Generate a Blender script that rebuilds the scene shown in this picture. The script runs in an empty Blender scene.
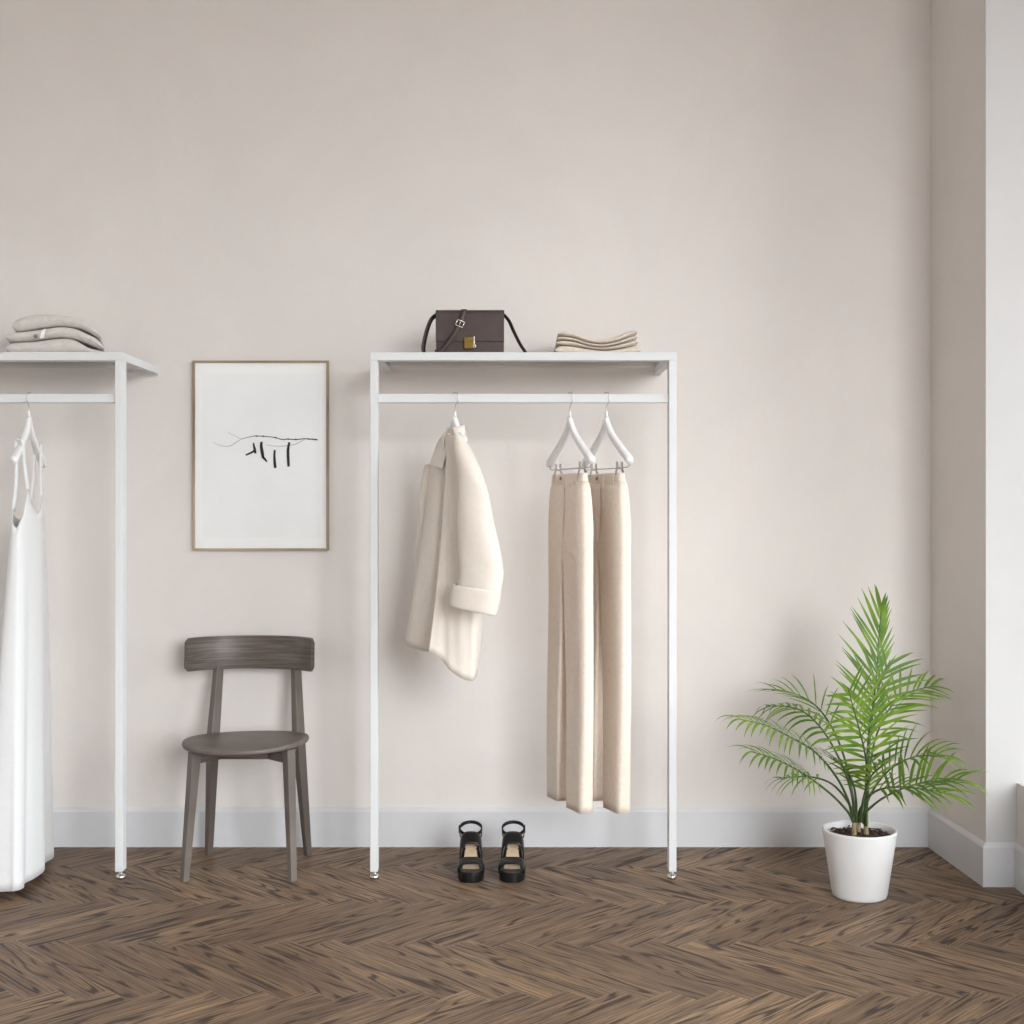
import bpy, bmesh, math, random
from mathutils import Vector, Matrix, noise
random.seed(7)
S = bpy.context.scene
COL = S.collection

# ---------------------------------------------------------------- frame of the photograph
F = 1300.0            # focal length in pixels of the 1024 frame
CAMH = 1.342
VPX, VPY = 512.0, 508.0
WALL = 5.16
RACK = 4.678

def W(px, py, d):
    return Vector(((px - VPX) * d / F, d, CAMH - (py - VPY) * d / F))

# ---------------------------------------------------------------- node helpers
class NT:
    def __init__(s, mat):
        s.t = mat.node_tree; s.n = s.t.nodes; s.l = s.t.links
    def new(s, typ, **kw):
        n = s.n.new(typ)
        for k, v in kw.items(): setattr(n, k, v)
        return n
    def put(s, sock, v):
        if hasattr(v, 'is_output') or isinstance(v, bpy.types.NodeSocket): s.l.new(v, sock)
        else: sock.default_value = v
    def m(s, op, a, b=None, c=None, clamp=False):
        n = s.new('ShaderNodeMath', operation=op); n.use_clamp = clamp
        for i, v in enumerate((a, b, c)):
            if v is not None: s.put(n.inputs[i], v)
        return n.outputs[0]
    def mix(s, f, a, b, mode='MIX'):
        n = s.new('ShaderNodeMix', data_type='RGBA', blend_type=mode)
        s.put(n.inputs[0], f); s.put(n.inputs[6], a); s.put(n.inputs[7], b)
        return n.outputs[2]
    def ramp(s, f, lo, hi):
        n = s.new('ShaderNodeMapRange', interpolation_type='SMOOTHSTEP')
        s.put(n.inputs[0], f); n.inputs[1].default_value = lo; n.inputs[2].default_value = hi
        return n.outputs[0]
    def noise(s, vec, scale, detail=3, rough=.5, dist=0):
        n = s.new('ShaderNodeTexNoise')
        if vec is not None: s.l.new(vec, n.inputs['Vector'])
        n.inputs['Scale'].default_value = scale; n.inputs['Detail'].default_value = detail
        n.inputs['Roughness'].default_value = rough; n.inputs['Distortion'].default_value = dist
        return n.outputs[0]
    def comb(s, x, y, z):
        n = s.new('ShaderNodeCombineXYZ')
        for i, v in enumerate((x, y, z)): s.put(n.inputs[i], v)
        return n.outputs[0]
    def bump(s, h, strength=.2, dist=.01):
        n = s.new('ShaderNodeBump'); s.l.new(h, n.inputs['Height'])
        n.inputs['Strength'].default_value = strength; n.inputs['Distance'].default_value = dist
        return n.outputs[0]

def c4(c): return (c[0], c[1], c[2], 1)

def material(name, col, rough=.5, metal=0, var=.0, vscale=20, stretch=None, bump=0, bscale=200, bdist=.001,
             spec=.5, sheen=0, trans=0):
    m = bpy.data.materials.new(name); m.use_nodes = True
    t = NT(m); p = t.n['Principled BSDF']
    p.inputs['Base Color'].default_value = c4(col); p.inputs['Roughness'].default_value = rough
    p.inputs['Metallic'].default_value = metal; p.inputs['Specular IOR Level'].default_value = spec
    if sheen: p.inputs['Sheen Weight'].default_value = sheen
    co = t.new('ShaderNodeTexCoord').outputs['Object']
    if stretch:
        mp = t.new('ShaderNodeMapping'); t.l.new(co, mp.inputs[0]); mp.inputs['Scale'].default_value = stretch
        vec = mp.outputs[0]
    else: vec = co
    if var:
        f = t.noise(vec, vscale, 4, .6)
        f = t.ramp(f, .3, .7)
        a = tuple(max(0, x * (1 - var)) for x in col); b = tuple(min(1, x * (1 + var)) for x in col)
        t.l.new(t.mix(f, c4(a), c4(b)), p.inputs['Base Color'])
    if bump:
        t.l.new(t.bump(t.noise(vec, bscale, 3), bump, bdist), p.inputs['Normal'])
    return m

# ---------------------------------------------------------------- mesh helpers
def root_of(o):
    while o.parent: o = o.parent
    return o

def obj(name, verts, faces, mat, parent=None, smooth=True, bevel=0, solid=0, sub=0, angle=None):
    off = Vector(root_of(parent).location) if parent else Vector((0, 0, 0))
    me = bpy.data.meshes.new(name)
    me.from_pydata([tuple(Vector(v) - off) for v in verts], [], faces)
    bm = bmesh.new(); bm.from_mesh(me)
    bmesh.ops.recalc_face_normals(bm, faces=bm.faces)
    if bevel: bmesh.ops.bevel(bm, geom=list(bm.edges), offset=bevel, segments=2, affect='EDGES', profile=.5)
    bm.to_mesh(me); bm.free()
    for p in me.polygons: p.use_smooth = smooth
    if angle is not None:
        me.set_sharp_from_angle(angle=math.radians(angle))
    o = bpy.data.objects.new(name, me); COL.objects.link(o)
    for mm in (mat if isinstance(mat, (list, tuple)) else [mat]): me.materials.append(mm)
    if parent: o.parent = parent
    if solid:
        md = o.modifiers.new('thickness', 'SOLIDIFY'); md.thickness = solid; md.offset = 0
    if sub:
        md = o.modifiers.new('smooth', 'SUBSURF'); md.levels = sub; md.render_levels = sub
    return o

def thing(name, label, cat, loc, group=None):
    o = bpy.data.objects.new(name, None); COL.objects.link(o)
    o.empty_display_size = .05
    o.location = loc; o['label'] = label; o['category'] = cat
    if group: o['group'] = group
    return o

def tag(o, label, cat, group=None):
    o['label'] = label; o['category'] = cat
    if group: o['group'] = group
    return o

class MB:
    def __init__(s): s.v = []; s.f = []
    def add(s, v, f):
        b = len(s.v); s.v += [Vector(x) for x in v]; s.f += [tuple(i + b for i in q) for q in f]; return s
    def box(s, x0, x1, y0, y1, z0, z1):
        return s.add([(x0,y0,z0),(x1,y0,z0),(x1,y1,z0),(x0,y1,z0),(x0,y0,z1),(x1,y0,z1),(x1,y1,z1),(x0,y1,z1)],
                     [(0,1,2,3),(4,5,6,7),(0,1,5,4),(1,2,6,5),(2,3,7,6),(3,0,4,7)])
    def loft(s, rings, closed=True, cap0=True, cap1=True):
        n = len(rings[0]); v = [p for r in rings for p in r]; f = []
        for i in range(len(rings) - 1):
            for j in range(n if closed else n - 1):
                k = (j + 1) % n
                f.append((i*n+j, i*n+k, (i+1)*n+k, (i+1)*n+j))
        if cap0: f.append(tuple(range(n)))
        if cap1: f.append(tuple(range((len(rings)-1)*n, len(rings)*n)))
        return s.add(v, f)
    def tube(s, pts, r, seg=8, caps=True):
        pts = [Vector(p) for p in pts]; rings = []; prev = None
        for i, p in enumerate(pts):
            t = (pts[min(i+1, len(pts)-1)] - pts[max(i-1, 0)]).normalized()
            if prev is None:
                a = Vector((0,0,1)) if abs(t.z) < .9 else Vector((1,0,0))
                n = (a - t * a.dot(t)).normalized()
            else: n = (prev - t * prev.dot(t)).normalized()
            prev = n; b = t.cross(n)
            rr = r[i] if isinstance(r, (list, tuple)) else r
            rings.append([p + n*rr*math.cos(2*math.pi*k/seg) + b*rr*math.sin(2*math.pi*k/seg) for k in range(seg)])
        return s.loft(rings, True, caps, caps)
    def ribbon(s, pts, wvec, width, thick):
        """flat strip along pts; wvec = direction of its width (one vector or one for each point)"""
        pts = [Vector(p) for p in pts]; rings = []
        for i, p in enumerate(pts):
            t = (pts[min(i+1, len(pts)-1)] - pts[max(i-1, 0)]).normalized()
            w = Vector(wvec[i] if isinstance(wvec, list) else wvec)
            w = (w - t * w.dot(t)).normalized(); n = t.cross(w)
            ww = width[i] if isinstance(width, list) else width
            a, b = w*ww/2, n*thick/2
            rings.append([p-a-b, p+a-b, p+a+b, p-a+b])
        return s.loft(rings)
    def lathe(s, prof, c, seg=48, cap0=True, cap1=True):
        c = Vector(c)
        return s.loft([[c + Vector((r*math.cos(2*math.pi*k/seg), r*math.sin(2*math.pi*k/seg), z)) for k in range(seg)] for r, z in prof], True, cap0, cap1)
    def build(s, name, mat, parent=None, **kw): return obj(name, s.v, s.f, mat, parent, **kw)

def interp(x, xs, ys):
    if x <= xs[0]: return ys[0]
    for i in range(len(xs) - 1):
        if x <= xs[i+1]:
            t = (x - xs[i]) / (xs[i+1] - xs[i]); return ys[i] + (ys[i+1] - ys[i]) * t
    return ys[-1]

def smooth_interp(x, xs, ys):
    """monotone-ish cosine-free Catmull interpolation"""
    n = len(xs)
    if x <= xs[0]: return ys[0]
    if x >= xs[-1]: return ys[-1]
    i = max(k for k in range(n - 1) if xs[k] <= x)
    h = xs[i+1] - xs[i]; t = (x - xs[i]) / h
    def tan(k):
        if k == 0: return (ys[1]-ys[0])/(xs[1]-xs[0])
        if k == n-1: return (ys[-1]-ys[-2])/(xs[-1]-xs[-2])
        return (ys[k+1]-ys[k-1])/(xs[k+1]-xs[k-1])
    m0, m1 = tan(i)*h, tan(i+1)*h
    return (2*t**3-3*t*t+1)*ys[i] + (t**3-2*t*t+t)*m0 + (-2*t**3+3*t*t)*ys[i+1] + (t**3-t*t)*m1

def spline(pts, per=6):
    pts = [Vector(p) for p in pts]; out = []
    for i in range(len(pts) - 1):
        p0, p1, p2, p3 = pts[max(i-1,0)], pts[i], pts[i+1], pts[min(i+2,len(pts)-1)]
        for k in range(per):
            t = k / per
            out.append(.5*((2*p1) + (p2-p0)*t + (2*p0-5*p1+4*p2-p3)*t*t + (3*p1-p0-3*p2+p3)*t**3))
    out.append(pts[-1]); return out

# ---------------------------------------------------------------- materials
WALLC = (.705, .665, .635)
def wall_material():
    m = bpy.data.materials.new('limewash_wall'); m.use_nodes = True; t = NT(m); p = t.n['Principled BSDF']
    co = t.new('ShaderNodeNewGeometry').outputs['Position']
    a = t.ramp(t.noise(co, 1.3, 6, .65, .6), .3, .7); b = t.ramp(t.noise(co, 9, 4, .6), .3, .7)
    c = t.mix(a, c4([x*.95 for x in WALLC]), c4([min(1, x*1.02) for x in WALLC]))
    c = t.mix(t.m('MULTIPLY', b, .25), c, c4((.715, .655, .61)))
    t.l.new(c, p.inputs['Base Color']); p.inputs['Roughness'].default_value = .85
    p.inputs['Specular IOR Level'].default_value = .2
    t.l.new(t.bump(t.m('ADD', t.noise(co, 60, 4), t.m('MULTIPLY', t.noise(co, 6, 3), 2)), .12, .004), p.inputs['Normal'])
    return m

def floor_material():
    m = bpy.data.materials.new('herringbone_oak'); m.use_nodes = True; t = NT(m); p = t.n['Principled BSDF']
    sx = t.new('ShaderNodeSeparateXYZ'); t.l.new(t.new('ShaderNodeNewGeometry').outputs['Position'], sx.inputs[0])
    x = t.m('ADD', sx.outputs[0], .06); y = t.m('ADD', sx.outputs[1], .273)
    PW, N = .1, 6
    k0 = 1/math.sqrt(2)/PW
    u = t.m('ADD', t.m('MULTIPLY', t.m('SUBTRACT', x, y), k0), 600)
    v = t.m('ADD', t.m('MULTIPLY', t.m('ADD', x, y), k0), 600)
    i, j = t.m('FLOOR', u), t.m('FLOOR', v)
    fu, fv = t.m('SUBTRACT', u, i), t.m('SUBTRACT', v, j)
    k = t.m('FLOORED_MODULO', t.m('SUBTRACT', i, j), 2*N)
    hor = t.m('LESS_THAN', k, N - .5)
    ver = t.m('SUBTRACT', 1, hor)
    lh = t.m('ADD', k, fu)                                   # along a plank of the first direction
    q = t.m('SUBTRACT', 2*N - 1, k)
    lv = t.m('ADD', q, fv)
    def sel(a, b): return t.m('ADD', t.m('MULTIPLY', hor, a), t.m('MULTIPLY', ver, b))
    L = sel(lh, lv); Wd = sel(fv, fu)
    ia = sel(t.m('SUBTRACT', i, k), t.m('ADD', i, 371)); ja = sel(j, t.m('SUBTRACT', j, q))
    wn = t.new('ShaderNodeTexWhiteNoise', noise_dimensions='2D'); t.l.new(t.comb(ia, ja, 0), wn.inputs['Vector'])
    rs = t.new('ShaderNodeSeparateColor'); t.l.new(wn.outputs['Color'], rs.inputs[0])
    r1, r2, r3 = rs.outputs[0], rs.outputs[1], rs.outputs[2]
    # cathedral grain: contour lines of a stretched noise
    ox, oy = t.m('MULTIPLY', r1, 80), t.m('MULTIPLY', r2, 60)
    field = t.noise(t.comb(t.m('ADD', t.m('MULTIPLY', L, .13), ox), t.m('ADD', t.m('MULTIPLY', Wd, 1.15), oy), r3), 1.0, 2, .4, .25)
    lines = t.m('ABSOLUTE', t.m('SINE', t.m('MULTIPLY', field, 34)))
    lines = t.m('SUBTRACT', 1, lines)
    lines = t.ramp(lines, .25, .85)
    brk = t.ramp(t.noise(t.comb(t.m('ADD', t.m('MULTIPLY', L, .30), ox), t.m('ADD', t.m('MULTIPLY', Wd, 2.2), oy), 3), 1.0, 4, .65), .40, .56)
    streak = t.m('MULTIPLY', lines, brk)
    fine = t.noise(t.comb(t.m('ADD', t.m('MULTIPLY', L, .36), ox), t.m('ADD', t.m('MULTIPLY', Wd, 13), oy), 5), 1.0, 4, .65)
    broad = t.noise(t.comb(t.m('ADD', t.m('MULTIPLY', L, .25), oy), t.m('ADD', t.m('MULTIPLY', Wd, 1.5), ox), 9), 1.0, 2)
    base = t.mix(r2, c4(FL1), c4(FL2))
    base = t.mix(t.m('MULTIPLY', t.ramp(broad, .3, .7), .55), base, c4(FL3))
    base = t.mix(t.m('MULTIPLY', t.ramp(fine, .43, .56), .70), base, c4((.085, .058, .042)))
    colr = t.mix(t.m('MULTIPLY', streak, .88), base, c4((.046, .036, .034)))
    # joints
    ew = t.m('MINIMUM', Wd, t.m('SUBTRACT', 1, Wd)); el = t.m('MINIMUM', L, t.m('SUBTRACT', N, L))
    e = t.m('MINIMUM', ew, el)
    seam = t.m('SUBTRACT', 1, t.ramp(e, .006, .028))
    colr = t.mix(t.m('MULTIPLY', seam, t.m('ADD', .10, t.m('MULTIPLY', r3, .45))), colr, c4(t_seam))
    t.l.new(colr, p.inputs['Base Color'])
    p.inputs['Roughness'].default_value = .36
    t.put(p.inputs['Roughness'], t.m('ADD', .40, t.m('MULTIPLY', streak, .16)))
    p.inputs['Specular IOR Level'].default_value = .10
    h = t.m('SUBTRACT', t.m('SUBTRACT', 0, t.m('MULTIPLY', streak, .25)), t.m('MULTIPLY', seam, .8))
    t.l.new(t.bump(t.m('ADD', h, t.m('MULTIPLY', fine, .25)), .35, .0015), p.inputs['Normal'])
    return m
FL1, FL2, FL3 = (.220, .142, .088), (.385, .255, .150), (.135, .088, .063)
t_seam = (.34, .26, .20)

def glass_material(name, tint=(.97, .985, .98), ior=1.45):
    m = bpy.data.materials.new(name); m.use_nodes = True; t = NT(m)
    for n in list(t.n):
        if n.type == 'BSDF_PRINCIPLED': t.n.remove(n)
    out = [n for n in t.n if n.type == 'OUTPUT_MATERIAL'][0]
    tr = t.new('ShaderNodeBsdfTransparent'); tr.inputs[0].default_value = c4(tint)
    gl = t.new('ShaderNodeBsdfGlossy'); gl.inputs['Roughness'].default_value = .02
    fr = t.new('ShaderNodeFresnel'); fr.inputs[0].default_value = ior
    mx = t.new('ShaderNodeMixShader'); t.l.new(fr.outputs[0], mx.inputs[0])
    t.l.new(tr.outputs[0], mx.inputs[1]); t.l.new(gl.outputs[0], mx.inputs[2]); t.l.new(mx.outputs[0], out.inputs[0])
    return m

def wood_material(name, c1, c2, axis, rough=.42):
    m = bpy.data.materials.new(name); m.use_nodes = True; t = NT(m); p = t.n['Principled BSDF']
    mp = t.new('ShaderNodeMapping'); t.l.new(t.new('ShaderNodeTexCoord').outputs['Object'], mp.inputs[0])
    sc = [150, 150, 150]; sc[axis] = 5
    if axis == 0: sc[1] = 9; mp.inputs['Scale'].default_value = sc
    n1 = t.noise(mp.outputs[0], 1, 4, .65); 
    c = t.mix(t.ramp(n1, .38, .66), c4(c1), c4(c2))
    t.l.new(c, p.inputs['Base Color']); p.inputs['Roughness'].default_value = rough
    p.inputs['Specular IOR Level'].default_value = .45
    t.l.new(t.bump(n1, .15, .001), p.inputs['Normal'])
    return m

def fabric(name, col, scale=900, bump=.25, var=.04, rough=.9, sheen=.15):
    return material(name, col, rough, var=var, vscale=60, bump=bump, bscale=scale, bdist=.0006, spec=.15, sheen=sheen)

M = {}
M['wall'] = wall_material()
M['floor'] = floor_material()
M['ceil'] = material('ceiling_paint', (.84, .83, .82), .9, var=.02, vscale=3)
M['skirt'] = material('skirting_paint', (.61, .61, .625), .42, var=.015, vscale=6, spec=.4)
M['jamb'] = material('daylight_reveal_tone', (.53, .52, .515), .7, var=.015, vscale=4, bump=.1, bscale=60)  # wall colour turned neutral to stand in for overexposing daylight
M['white'] = material('white_powder_coat', (.66, .665, .67), .6, var=.01, vscale=8, spec=.2)
M['hanger'] = material('white_lacquer', (.80, .79, .785), .4, var=.02, vscale=30)
M['chrome'] = material('chrome', (.78, .77, .76), .14, 1, var=.03, vscale=50)
M['wire'] = material('steel_wire', (.55, .53, .52), .3, 1, var=.05, vscale=50)
M['glass'] = glass_material('shelf_glass', (.99, .995, .99), 1.14)
M['pane'] = glass_material('window_glass', (.99, .99, .99))
M['chairX'] = wood_material('grey_brown_ash_crosswise', (.075, .056, .047), (.140, .113, .097), 0)
M['chairZ'] = wood_material('grey_brown_ash_upright', (.100, .080, .069), (.180, .150, .130), 2)
M['seat'] = wood_material('grey_brown_ash_seat', (.115, .090, .076), (.155, .126, .107), 0, .42)
M['frame'] = wood_material('oak_frame', (.22, .15, .10), (.44, .34, .25), 2, .6)
M['mount'] = material('white_mount', (.82, .82, .81), .8, var=.01)
M['paper'] = material('print_paper', (.79, .795, .80), .85, var=.012, vscale=8)
M['ink'] = material('black_ink', (.012, .012, .012), .7, var=.2)
M['greyink'] = material('grey_ink', (.30, .30, .30), .8, var=.35, vscale=60)
M['cream'] = fabric('cream_twill', (.775, .675, .58))
M['coat'] = fabric('cream_wool', (.74, .665, .595), 700, .25, .02)
M['dark'] = material('pocket_shadow_cloth', (.36, .24, .16), .9, var=.05)
M['dress'] = fabric('white_crepe', (.70, .70, .70), 1200, .12, .012)
M['knit'] = fabric('oatmeal_linen', (.67, .59, .51), 420, .6, .07)
M['linen'] = fabric('pale_grey_linen', (.60, .565, .525), 420, .6, .06)
M['label'] = material('woven_label', (.85, .84, .82), .8, var=.02)
M['button'] = material('horn_button', (.30, .25, .21), .4, var=.2)
M['bag'] = material('dark_brown_leather', (.056, .034, .031), .45, var=.10, vscale=40, bump=.25, bscale=260, bdist=.0006, spec=.4)
M['bagedge'] = material('dark_leather_edge', (.035, .022, .02), .5, var=.1)
M['gold'] = material('brass', (.30, .20, .06), .22, 1, var=.06, vscale=50)
M['nickel'] = material('pale_nickel', (.80, .76, .68), .25, 1, var=.04, vscale=50)
M['shoe'] = material('black_leather', (.008, .0075, .008), .34, var=.15, vscale=60, bump=.12, bscale=200, bdist=.0005, spec=.32)
M['insole'] = material('tan_insole', (.66, .50, .34), .6, var=.08, vscale=50)
M['pot'] = material('white_ceramic', (.72, .715, .71), .38, var=.012, vscale=12)
M['soil'] = material('bark_soil', (.060, .036, .025), .95, var=.6, vscale=90, bump=.8, bscale=120, bdist=.006)
M['stem'] = material('palm_stem', (.045, .075, .022), .5, var=.3, vscale=40)
M['cane'] = material('palm_cane', (.26, .20, .11), .7, var=.3, vscale=60)

def leaf_material():
    m = bpy.data.materials.new('palm_leaf'); m.use_nodes = True; t = NT(m); p = t.n['Principled BSDF']
    co = t.new('ShaderNodeTexCoord').outputs['Object']
    a = t.ramp(t.noise(co, 9, 3), .35, .65); b = t.ramp(t.noise(co, 130, 2), .62, .75)
    c = t.mix(a, c4((.080, .165, .016)), c4((.190, .310, .036)))
    c = t.mix(t.m('MULTIPLY', b, .45), c, c4((.36, .36, .07)))
    t.l.new(c, p.inputs['Base Color']); p.inputs['Roughness'].default_value = .42
    p.inputs['Specular IOR Level'].default_value = .28
    tl = t.new('ShaderNodeBsdfTranslucent'); t.l.new(c, tl.inputs[0])
    mx = t.new('ShaderNodeMixShader'); mx.inputs[0].default_value = .25
    out = [n for n in t.n if n.type == 'OUTPUT_MATERIAL'][0]
    t.l.new(p.outputs[0], mx.inputs[1]); t.l.new(tl.outputs[0], mx.inputs[2]); t.l.new(mx.outputs[0], out.inputs[0])
    return m
M['leaf'] = leaf_material()

# ---------------------------------------------------------------- the room
CEIL = 4.2
XL, YF = -2.85, -2.6               # left wall, wall behind the camera
XB, XJ, YJ = 1.662, 1.683, 4.617  # right wall at the corner, at its edge; depth of the window reveal
XP, XG = 1.793, 4.40              # face of the low wall; plane of the glass of the side windows, beyond it
SILL = .366
def structure(o): o['kind'] = 'structure'; return o

structure(MB().box(XL-.2, XG+.3, YF-.2, WALL+.2, -.12, 0).build('floor', M['floor'], smooth=False))
structure(MB().box(XL-.2, XG+.3, YF-.2, WALL+.2, CEIL, CEIL+.12).build('ceiling', M['ceil'], smooth=False))
structure(MB().box(XL-.2, XG+.3, WALL, WALL+.2, 0, CEIL).build('wall_back', M['wall'], smooth=False))
LY0, LY1, LS, LH = -1.9, .9, .75, 3.3  # opening for the added fill window
structure(MB().box(XL-.2, XL, YF, LY0, 0, CEIL).box(XL-.2, XL, LY1, WALL, 0, CEIL).box(XL-.2, XL, LY0, LY1, 0, LS).box(XL-.2, XL, LY0, LY1, LH, CEIL).build('wall_left', M['ceil'], smooth=False))
FX0, FX1, FS = 1.3, 4.2, .75
structure(MB().box(XL-.2, XG+.3, YF-.2, YF, 0, FS).box(XL-.2, FX0, YF-.2, YF, FS, CEIL).box(FX1, XG+.3, YF-.2, YF, FS, CEIL).box(FX0, FX1, YF-.2, YF, 3.95, CEIL).build('wall_front', M['ceil'], smooth=False))
# right wall: pier by the corner, parapet below the windows, pier between the windows, strip above
Y1, Y2, Y3 = 1.35, .75, -2.2      # window 1: Y1..YJ, window 2: Y3..Y2
HEAD = 3.95
b = MB()
b.add([(XB,WALL,0),(XJ,YJ,0),(XG+.3,YJ,0),(XG+.3,WALL,0),(XB,WALL,CEIL),(XJ,YJ,CEIL),(XG+.3,YJ,CEIL),(XG+.3,WALL,CEIL)],
      [(0,1,2,3),(4,5,6,7),(0,1,5,4),(1,2,6,5),(2,3,7,6),(3,0,4,7)])
YW = 4.0
b.box(XP, XP+.35, YF, YJ, 0, SILL)
b.box(XG-.1, XG+.3, YF, YJ, 0, SILL)
b.box(XG-.1, XG+.3, Y2, Y1, SILL, CEIL); b.box(XG-.1, XG+.3, YF, Y3, SILL, CEIL); b.box(XG-.1, XG+.3, YW, YJ, SILL, CEIL)
b.box(XG-.1, XG+.3, Y1, YW, HEAD, CEIL); b.box(XG-.1, XG+.3, Y3, Y2, HEAD, CEIL)
wr = structure(b.build('wall_right', [M['wall'], M['jamb']], smooth=False))
for pl in wr.data.polygons:      # reveal in neutral grey: beige wall with daylight overexposure put into its colour
    if abs(pl.center.y - YJ) < .01 and pl.area > .5 and abs(pl.normal.y) > .9: pl.material_index = 1

def skirting(name, pts, h=.155, th=.016):
    """profile run along floor points; the body stands to the left of the run"""
    rings = []
    for i, p in enumerate(pts):
        p = Vector((p[0], p[1], 0))
        d0 = (Vector((*pts[i], 0)) - Vector((*pts[i-1], 0))).normalized() if i else None
        d1 = (Vector((*pts[i+1], 0)) - Vector((*pts[i], 0))).normalized() if i < len(pts)-1 else None
        n0 = Vector((d0.y, -d0.x, 0)) if d0 else None; n1 = Vector((d1.y, -d1.x, 0)) if d1 else None
        if n0 is None: n = n1
        elif n1 is None: n = n0
        else:
            n = (n0 + n1).normalized(); n = n / n.dot(n0)
        prof = [(0,0),(th,0),(th,h-.016),(th-.003,h-.010),(th-.010,h-.003),(.004,h),(0,h)]
        rings.append([p + n*a + Vector((0,0,z)) for a, z in prof])
    return structure(MB().loft(rings).build(name, M['skirt'], smooth=False))
e = .0005
skirting('baseboard_back', [(XL, WALL-e), (XB-.016, WALL-e)])
skirting('baseboard_right', [(XB-e, WALL), (XJ-e, YJ-e), (XP-e, YJ-e), (XP-e, YF)])
skirting('baseboard_left', [(XL+e, YF), (XL+e, WALL-.016)])

def window(name, y0, y1):
    m = MB(); fw = .06
    m.box(XG-.02, XG+.04, y0, y1, SILL, SILL+fw); m.box(XG-.02, XG+.04, y0, y1, HEAD-fw, HEAD)
    m.box(XG-.02, XG+.04, y0, y0+fw, SILL+fw, HEAD-fw); m.box(XG-.02, XG+.04, y1-fw, y1, SILL+fw, HEAD-fw)
    mid = (y0+y1)/2
    m.box(XG-.02, XG+.04, mid-.025, mid+.025, SILL+fw, HEAD-fw)
    o = structure(m.build(name, M['white'], smooth=False))
    p = MB().box(XG+.008, XG+.012, y0+fw, mid-.025, SILL+fw, HEAD-fw).box(XG+.008, XG+.012, mid+.025, y1-fw, SILL+fw, HEAD-fw).build('pane', M['pane'], o, smooth=False)
    li = bpy.data.lights.new(name + '_daylight', 'AREA'); li.shape = 'RECTANGLE'; li.size = HEAD-SILL; li.size_y = y1-y0
    li.cycles.is_portal = True
    lo = bpy.data.objects.new(name + '_daylight', li); COL.objects.link(lo)
    lo.location = (XG+.06, (y0+y1)/2, (HEAD+SILL)/2); lo.rotation_euler = (0, math.radians(90), 0)
    return o
def front_window(name, x0, x1):
    m = MB(); fw = .06; y0, y1 = YF-.14, YF-.08; n = 2; pts = [x0+(x1-x0)*k/n for k in range(n+1)]
    m.box(x0, x1, y0, y1, FS, FS+fw); m.box(x0, x1, y0, y1, HEAD-fw, HEAD)
    for k, x in enumerate(pts):
        a = x if k == 0 else x-.03 if k < n else x-fw
        m.box(a, a+fw, y0, y1, FS+fw, HEAD-fw)
    o = structure(m.build(name, M['white'], smooth=False))
    p = MB()
    for k in range(n): p.box(pts[k]+(fw if k == 0 else .03), pts[k+1]-(fw if k == n-1 else .03), y0+.028, y0+.032, FS+fw, HEAD-fw)
    p.build('pane', M['pane'], o, smooth=False)
    li = bpy.data.lights.new(name + '_daylight', 'AREA'); li.shape = 'RECTANGLE'; li.size = x1-x0; li.size_y = HEAD-FS
    li.cycles.is_portal = True
    lo = bpy.data.objects.new(name + '_daylight', li); COL.objects.link(lo)
    lo.location = ((x0+x1)/2, YF-.16, (HEAD+FS)/2); lo.rotation_euler = (math.radians(90), 0, 0)
    return o
window('window_1', Y1, YW); window('window_2', Y3, Y2); front_window('window_3', FX0, FX1)
def left_fill_window(name):
    fw = .06; x0, x1 = XL-.14, XL-.08; mid = (LY0+LY1)/2
    m = MB().box(x0, x1, LY0, LY1, LS, LS+fw).box(x0, x1, LY0, LY1, LH-fw, LH)
    for a in (LY0, mid-fw/2, LY1-fw): m.box(x0, x1, a, a+fw, LS+fw, LH-fw)
    o = structure(m.build(name, M['white'], smooth=False))
    MB().box(x0+.028, x0+.032, LY0+fw, mid-fw/2, LS+fw, LH-fw).box(x0+.028, x0+.032, mid+fw/2, LY1-fw, LS+fw, LH-fw).build('pane', M['pane'], o, smooth=False)
    li = bpy.data.lights.new(name + '_daylight', 'AREA'); li.shape = 'RECTANGLE'; li.size = LH-LS; li.size_y = LY1-LY0
    li.cycles.is_portal = True
    lo = bpy.data.objects.new(name + '_daylight', li); COL.objects.link(lo)
    lo.location = (XL-.16, mid, (LH+LS)/2); lo.rotation_euler = (0, math.radians(-90), 0)
left_fill_window('added_fill_window')  # unseen window added as fill for the right wall and left-facing cloth

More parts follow.
